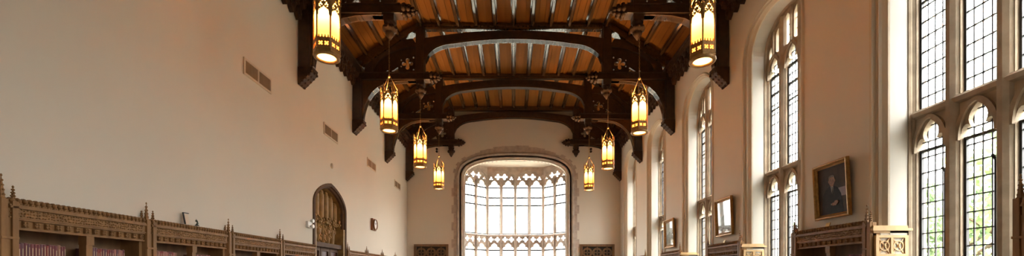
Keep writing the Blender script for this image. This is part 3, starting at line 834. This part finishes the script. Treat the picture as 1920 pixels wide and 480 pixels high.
# spotlights on the end wall
for x, lb in ((-4.3, 'small black twin spotlight on the end wall, windowless side'), (4.33, 'small black twin spotlight on the end wall, tall-window side')):
    t = thing('spotlight', lb, 'spotlight', (x, 24, 8.42), group='twin spotlights on the end wall')
    B().box(-.03, .03, -.05, 0, -.02, .2).build('bracket', M['white'], t)
    for z in (.03, .17):
        b = B(); b.lathe((0, -.16, z), [(.05, 0), (.062, .02), (.05, .12)], 12, ax='y'); b.build('lamp_head', M['black'], t)
# carved grilles on the end wall
def grille(x, label):
    t = thing('carved_grille', label, 'grille', (x, 24, 1.7), group='carved oak grilles on the end wall')
    mp = lambda u, v, w: (u, -w, v); H = 1.57
    b = B(); b.plate([rect(-.97, .97, 0, H), rect(-.83, .83, .14, H - .14)], 0, .07, mp); b.plate([rect(-.90, .90, .07, H - .07), rect(-.85, .85, .12, H - .12)], .07, .09, mp); b.build('frame', M['grille_oak'], t, .006)
    B().plate([rect(-.9, .9, .1, H - .1)], 0.0, .008, mp).build('backing', M['black'], t)
    b = B()
    for i in range(3):
        for j in range(2):
            cx, cz = -.555 + .555 * i, .44 + .66 * j - (0.0)
            b.plate([circ(cx, cz, .275, 28), circ(cx, cz, .225, 28)], .02, .05, mp)
            b.plate([foil(cx, cz, .235, 4, pi / 4, .55, .45, 40), foil(cx, cz, .185, 4, pi / 4, .56, .44, 40)], .022, .046, mp)
            for a in range(4):
                f = pi / 2 * a; dx, dz = cos(f), sin(f)
                b.plate([[(cx + dx * .09 - dz * .02, cz + dz * .09 + dx * .02), (cx + dx * .09 + dz * .02, cz + dz * .09 - dx * .02), (cx + dx * .34 + dz * .02, cz + dz * .34 - dx * .02), (cx + dx * .34 - dz * .02, cz + dz * .34 + dx * .02)]], .018, .044, mp)
            b.plate([[(cx - .08, cz), (cx, cz - .08), (cx + .08, cz), (cx, cz + .08)], [(cx - .045, cz), (cx, cz - .045), (cx + .045, cz), (cx, cz + .045)]], .02, .048, mp)
    b.build('lattice', M['grille_oak'], t); return t
g0 = grille(-4.63, 'carved oak lattice grille on the end wall, windowless side of the bay')
dup(g0, (4.70, 24, 1.7), 'carved oak lattice grille on the end wall, tall-window side of the bay')

# ------------------------------------------------------------------ pictures on the piers
M['canvas'] = mat('portrait_ground', (.055, .035, .022), .6, spec=.15, var=.5, vscale=(4, 4, 4), coat=.05)
M['suit'] = mat('painted_suit', (.022, .016, .013), .6, spec=.12, var=.3, vscale=(12, 12, 12), coat=.05)
M['skin'] = mat('painted_skin', spec=.15, col=(.27, .14, .08), rough=.5, var=.3, vscale=(25, 25, 25), coat=.05)
M['hair'] = mat('painted_hair', spec=.15, col=(.13, .10, .08), rough=.5, var=.3, vscale=(30, 30, 30), coat=.12)
M['shirt'] = mat('painted_shirt', (.30, .26, .21), .5, coat=.12)
M['sky_paint'] = mat('painted_sky', (.42, .45, .42), .4, var=.35, vscale=(6, 6, 6), col2=(.25, .3, .27))
M['hill_paint'] = mat('painted_hill', (.17, .23, .18), .4, var=.4, vscale=(9, 9, 9))
M['field_paint'] = mat('painted_field', (.14, .15, .09), .4, var=.4, vscale=(12, 12, 12))
M['mount'] = mat('pale_mount', (.5, .42, .3), .6)
def picture(name, y, z, w, h, label, cat, fw, content, tilt=3.0):
    """local: hangs at x=0 on the wall, faces -x, u runs along -y as seen from the room (viewer's left = +y)"""
    t = thing(name, label, cat, (5.955, y, z), (0, radians(-tilt), 0))
    mp = lambda u, v, w_: (-w_, -u, v)
    b = B()
    pf = [(0, 0), (0, .05), (.015, .065), (.035, .06), (.05, .04), (fw - .03, .03), (fw - .02, .038), (fw, .02), (fw, .0)]
    rows = []
    for d, dep in pf: rows.append([mp(u, v, dep) for u, v in rect(-w / 2 + d, w / 2 - d, d, h - d)])
    b.loft(rows, False, True); b.build('frame', M['gilt'], t)
    content(t, w - 2 * fw, h - 2 * fw, fw, lambda u, v, w_: (-w_, -u, v + fw))
    return t
def ell(cx, cy, a, b_, n=22, t0=0): return [(cx + a * cos(2 * pi * i / n), cy + b_ * sin(2 * pi * i / n)) for i in range(n)]
def glaze(t, W, H, mp):
    g = B().plate([rect(-W / 2, W / 2, 0, H)], .016, .018, mp).build('glass', M['glass'], t)
def portrait(t, W, H, fw, mp):
    B().plate([rect(-W / 2, W / 2, 0, H)], 0, .006, mp).build('canvas', M['canvas'], t)
    b = B(); lv = [0.006]
    def s(mi, lp):
        b.mi = mi; b.plate([lp], .005, lv[0] + .0006, mp); lv[0] += .0006
    k = W
    s(4, rect(.12 * W, .5 * W, .34 * H, .52 * H))                              # dark furniture
    s(0, [(-.42 * W, 0), (.36 * W, 0), (.34 * W, .2 * H), (.30 * W, .40 * H), (.2 * W, .53 * H), (.07 * W, .59 * H), (-.10 * W, .59 * H), (-.24 * W, .53 * H), (-.36 * W, .40 * H)])
    s(3, [(-.045 * W, .595 * H), (.045 * W, .595 * H), (.02 * W, .47 * H), (-.0 * W, .42 * H), (-.025 * W, .48 * H)])
    s(0, [(-.012 * W, .575 * H), (.014 * W, .575 * H), (.018 * W, .47 * H), (0, .42 * H), (-.014 * W, .47 * H)])
    s(1, [(-.05 * W, .58 * H), (.05 * W, .58 * H), (.06 * W, .66 * H), (-.06 * W, .66 * H)])
    s(1, ell(0, .70 * H, .105 * W, .105 * H)); s(1, ell(-.108 * W, .69 * H, .016 * W, .026 * H, 10)); s(1, ell(.108 * W, .69 * H, .016 * W, .026 * H, 10))
    s(2, [(-.11 * W, .73 * H), (-.10 * W, .79 * H), (-.05 * W, .82 * H), (.04 * W, .82 * H), (.10 * W, .79 * H), (.11 * W, .73 * H), (.085 * W, .765 * H), (0, .785 * H), (-.085 * W, .765 * H)])
    for e in (-.045, .045): s(2, ell(e * W, .705 * H, .018 * W, .007 * H, 10)); s(2, rect((e - .028) * W, (e + .028) * W, .722 * H, .728 * H))
    s(2, [(-.012 * W, .668 * H), (.012 * W, .668 * H), (.004 * W, .675 * H), (-.004 * W, .675 * H)]); s(2, rect(-.03 * W, .03 * W, .645 * H, .65 * H))
    s(1, ell(.04 * W, .20 * H, .075 * W, .032 * H)); s(1, ell(.14 * W, .24 * H, .07 * W, .03 * H))
    for q in range(4): s(1, ell((.10 + .018 * q) * W, (.175 + .012 * q) * H, .035 * W, .008 * H, 10))
    s(3, rect(-.05 * W, -.02 * W, .185 * H, .22 * H))
    b.build('sitter', [M['suit'], M['skin'], M['hair'], M['shirt'], M['redwood']], t)
def landscape(t, W, H, fw, mp):
    B().plate([rect(-W / 2, W / 2, 0, H)], 0, .006, mp).build('mount', M['mount'], t)
    b = B(); i = .07
    w2 = W / 2 - i
    b.mi = 0; b.plate([rect(-w2, w2, i, H - i)], .005, .007, mp)
    b.mi = 1; b.plate([[(-w2, i), (w2, i), (w2, .55 * H), (.2 * W, .48 * H), (0, .6 * H), (-.2 * W, .5 * H), (-w2, .45 * H)]], .005, .0078, mp)
    b.mi = 2; b.plate([[(-w2, i), (w2, i), (w2, .28 * H), (.1 * W, .22 * H), (-w2, .3 * H)]], .005, .0085, mp)
    b.build('landscape_scene', [M['sky_paint'], M['hill_paint'], M['field_paint']], t); glaze(t, W, H, mp)
picture('portrait_painting', 7.93, 2.57, .86, 1.04, 'gilt-framed portrait of a seated grey-haired man in a dark suit', 'painting', .085, portrait, 3)
picture('framed_picture', 12.0, 2.62, .95, 1.06, 'gilt-framed picture whose glass mirrors the bright bay window', 'picture', .09, landscape, 2.0)
picture('framed_picture', 16.2, 2.56, .98, 1.08, 'gilt-framed green landscape picture on the third pier', 'picture', .10, landscape, 2.0)
for y, lb in ((8.08, 'small pale plaque on the crest below the portrait'), (12.05, 'small pale plaque on the crest below the mirrored picture')):
    t = thing('name_plaque', lb, 'plaque', (5.93, y, 2.415), group='plaques below pictures')
    b = B(); b.plate([[(0, 0), (.02, 0), (.045, .09), (.03, .09)]], -.05, .05, lambda u, v, w: (u, w, v)); b.build('card', M['plate'], t)
    B().box(-.01, .05, -.055, .055, 0, .012).build('stand', M['oak'], t)

# ------------------------------------------------------------------ outside
struct(B().box(-40, 60, -40, 70, -1.6, -1.4).build('ground', M['lawn']))
def tree(x, y, h, r, seed, lm, label, nl=2600, z0=-1.4):
    rr = random.Random(seed)
    t = thing('tree', label, 'tree', (x, y, z0), group='trees outside the tall windows')
    b = B(); pts = [(0, 0, 0), (.1, .05, h * .25), (-.05, .1, h * .5), (.05, 0, h * .8)]
    b.tube(pts, [.2, .16, .12, .04], 8)
    for k in range(7):
        a = rr.uniform(0, 2 * pi); z1 = h * rr.uniform(.3, .65)
        b.tube([(0, 0, z1), (r * .4 * cos(a), r * .4 * sin(a), z1 + h * .12), (r * .75 * cos(a), r * .75 * sin(a), z1 + h * .18)], [.07, .05, .015], 5)
    b.build('trunk', M['bark'], t)
    b = B(); cl = []
    for k in range(22):
        a = rr.uniform(0, 2 * pi); q = sqrt(rr.random()) * r * .8; zz = rr.uniform(.28, .95) * h; sh = 1 - abs(zz / h - .55) * 1.1
        cl.append((q * cos(a) * sh, q * sin(a) * sh, zz, rr.uniform(.5, 1.0)))
    for k in range(nl):
        c = rr.choice(cl); p = Vector((c[0] + rr.gauss(0, .36) * c[3], c[1] + rr.gauss(0, .36) * c[3], c[2] + rr.gauss(0, .33) * c[3]))
        s = rr.uniform(.07, .14); q = Vector((rr.gauss(0, 1), rr.gauss(0, 1), rr.gauss(0, 1))).normalized(); e = q.orthogonal().normalized(); f = q.cross(e)
        vs = [b.bm.verts.new(p + v) for v in (-e * s, f * s * .5, e * s, -f * s * .5)]; b.bm.faces.new(vs)
    b.build('foliage', lm, t)
tree(10.6, 8.6, 6.4, 1.9, 1, M['leaf0'], 'bright green tree filling the lower middle light of the nearest window')
tree(13.4, 12.6, 6.0, 2.0, 2, M['leaf1'], 'paler green tree behind the first light of the nearest window')
tree(14.5, 9.6, 8.6, 2.2, 3, M['leaf2'], 'taller green tree farther out beyond the nearest window')
tree(12.2, 16.6, 5.4, 1.7, 4, M['leaf1'], 'small green tree low outside the second tall window')
tree(17.5, 14.0, 7.0, 2.2, 5, M['leaf1'], 'distant green tree outside between the first two tall windows')

# ------------------------------------------------------------------ daylight
w = bpy.data.worlds.new('overcast'); bpy.context.scene.world = w; w.use_nodes = True
bg = w.node_tree.nodes['Background']; bg.inputs['Color'].default_value = (1.0, .985, .97, 1); bg.inputs['Strength'].default_value = 40.0
# overcast sky: brightest overhead, dimmer to the horizon, dark ground below
_nt = w.node_tree; _tc = _nt.nodes.new('ShaderNodeTexCoord'); _sx = _nt.nodes.new('ShaderNodeSeparateXYZ'); _rp = _nt.nodes.new('ShaderNodeValToRGB')
_nt.links.new(_tc.outputs['Generated'], _sx.inputs[0]); _nt.links.new(_sx.outputs['Z'], _rp.inputs['Fac'])
_rp.color_ramp.elements[0].position = 0.0; _rp.color_ramp.elements[0].color = (.020, .0198, .0196, 1)
_e = _rp.color_ramp.elements.new(.3); _e.color = (.04, .0397, .0393, 1)
_e = _rp.color_ramp.elements.new(.55); _e.color = (.32, .318, .315, 1)
_rp.color_ramp.elements[1].position = 1.0; _rp.color_ramp.elements[1].color = (1, .99, .98, 1)
_nt.links.new(_rp.outputs['Color'], bg.inputs['Color'])
def portal(loc, rot, sx, sy):
    l = bpy.data.lights.new('sky_portal', 'AREA'); l.shape = 'RECTANGLE'; l.size = sx; l.size_y = sy; l.cycles.is_portal = True
    o = bpy.data.objects.new('sky_portal', l); C.objects.link(o); o.location = loc; o.rotation_euler = rot
for y in WY: portal((6.78, y, 4.6), (0, radians(90), 0), 6.6, 1.95)
portal((BC, 25.75, 4.6), (radians(-90), 0, 0), 6.4, 6.7)

s = bpy.context.scene
s.view_settings.view_transform = 'Standard'; s.view_settings.look = 'None'; s.view_settings.gamma = 1.0
s.view_settings.use_curve_mapping = False; s.view_settings.exposure = 1.15
s.cycles.use_denoising = True
s.cycles.max_bounces = 10; s.cycles.diffuse_bounces = 6; s.cycles.transparent_max_bounces = 16; s.cycles.sample_clamp_indirect = 8
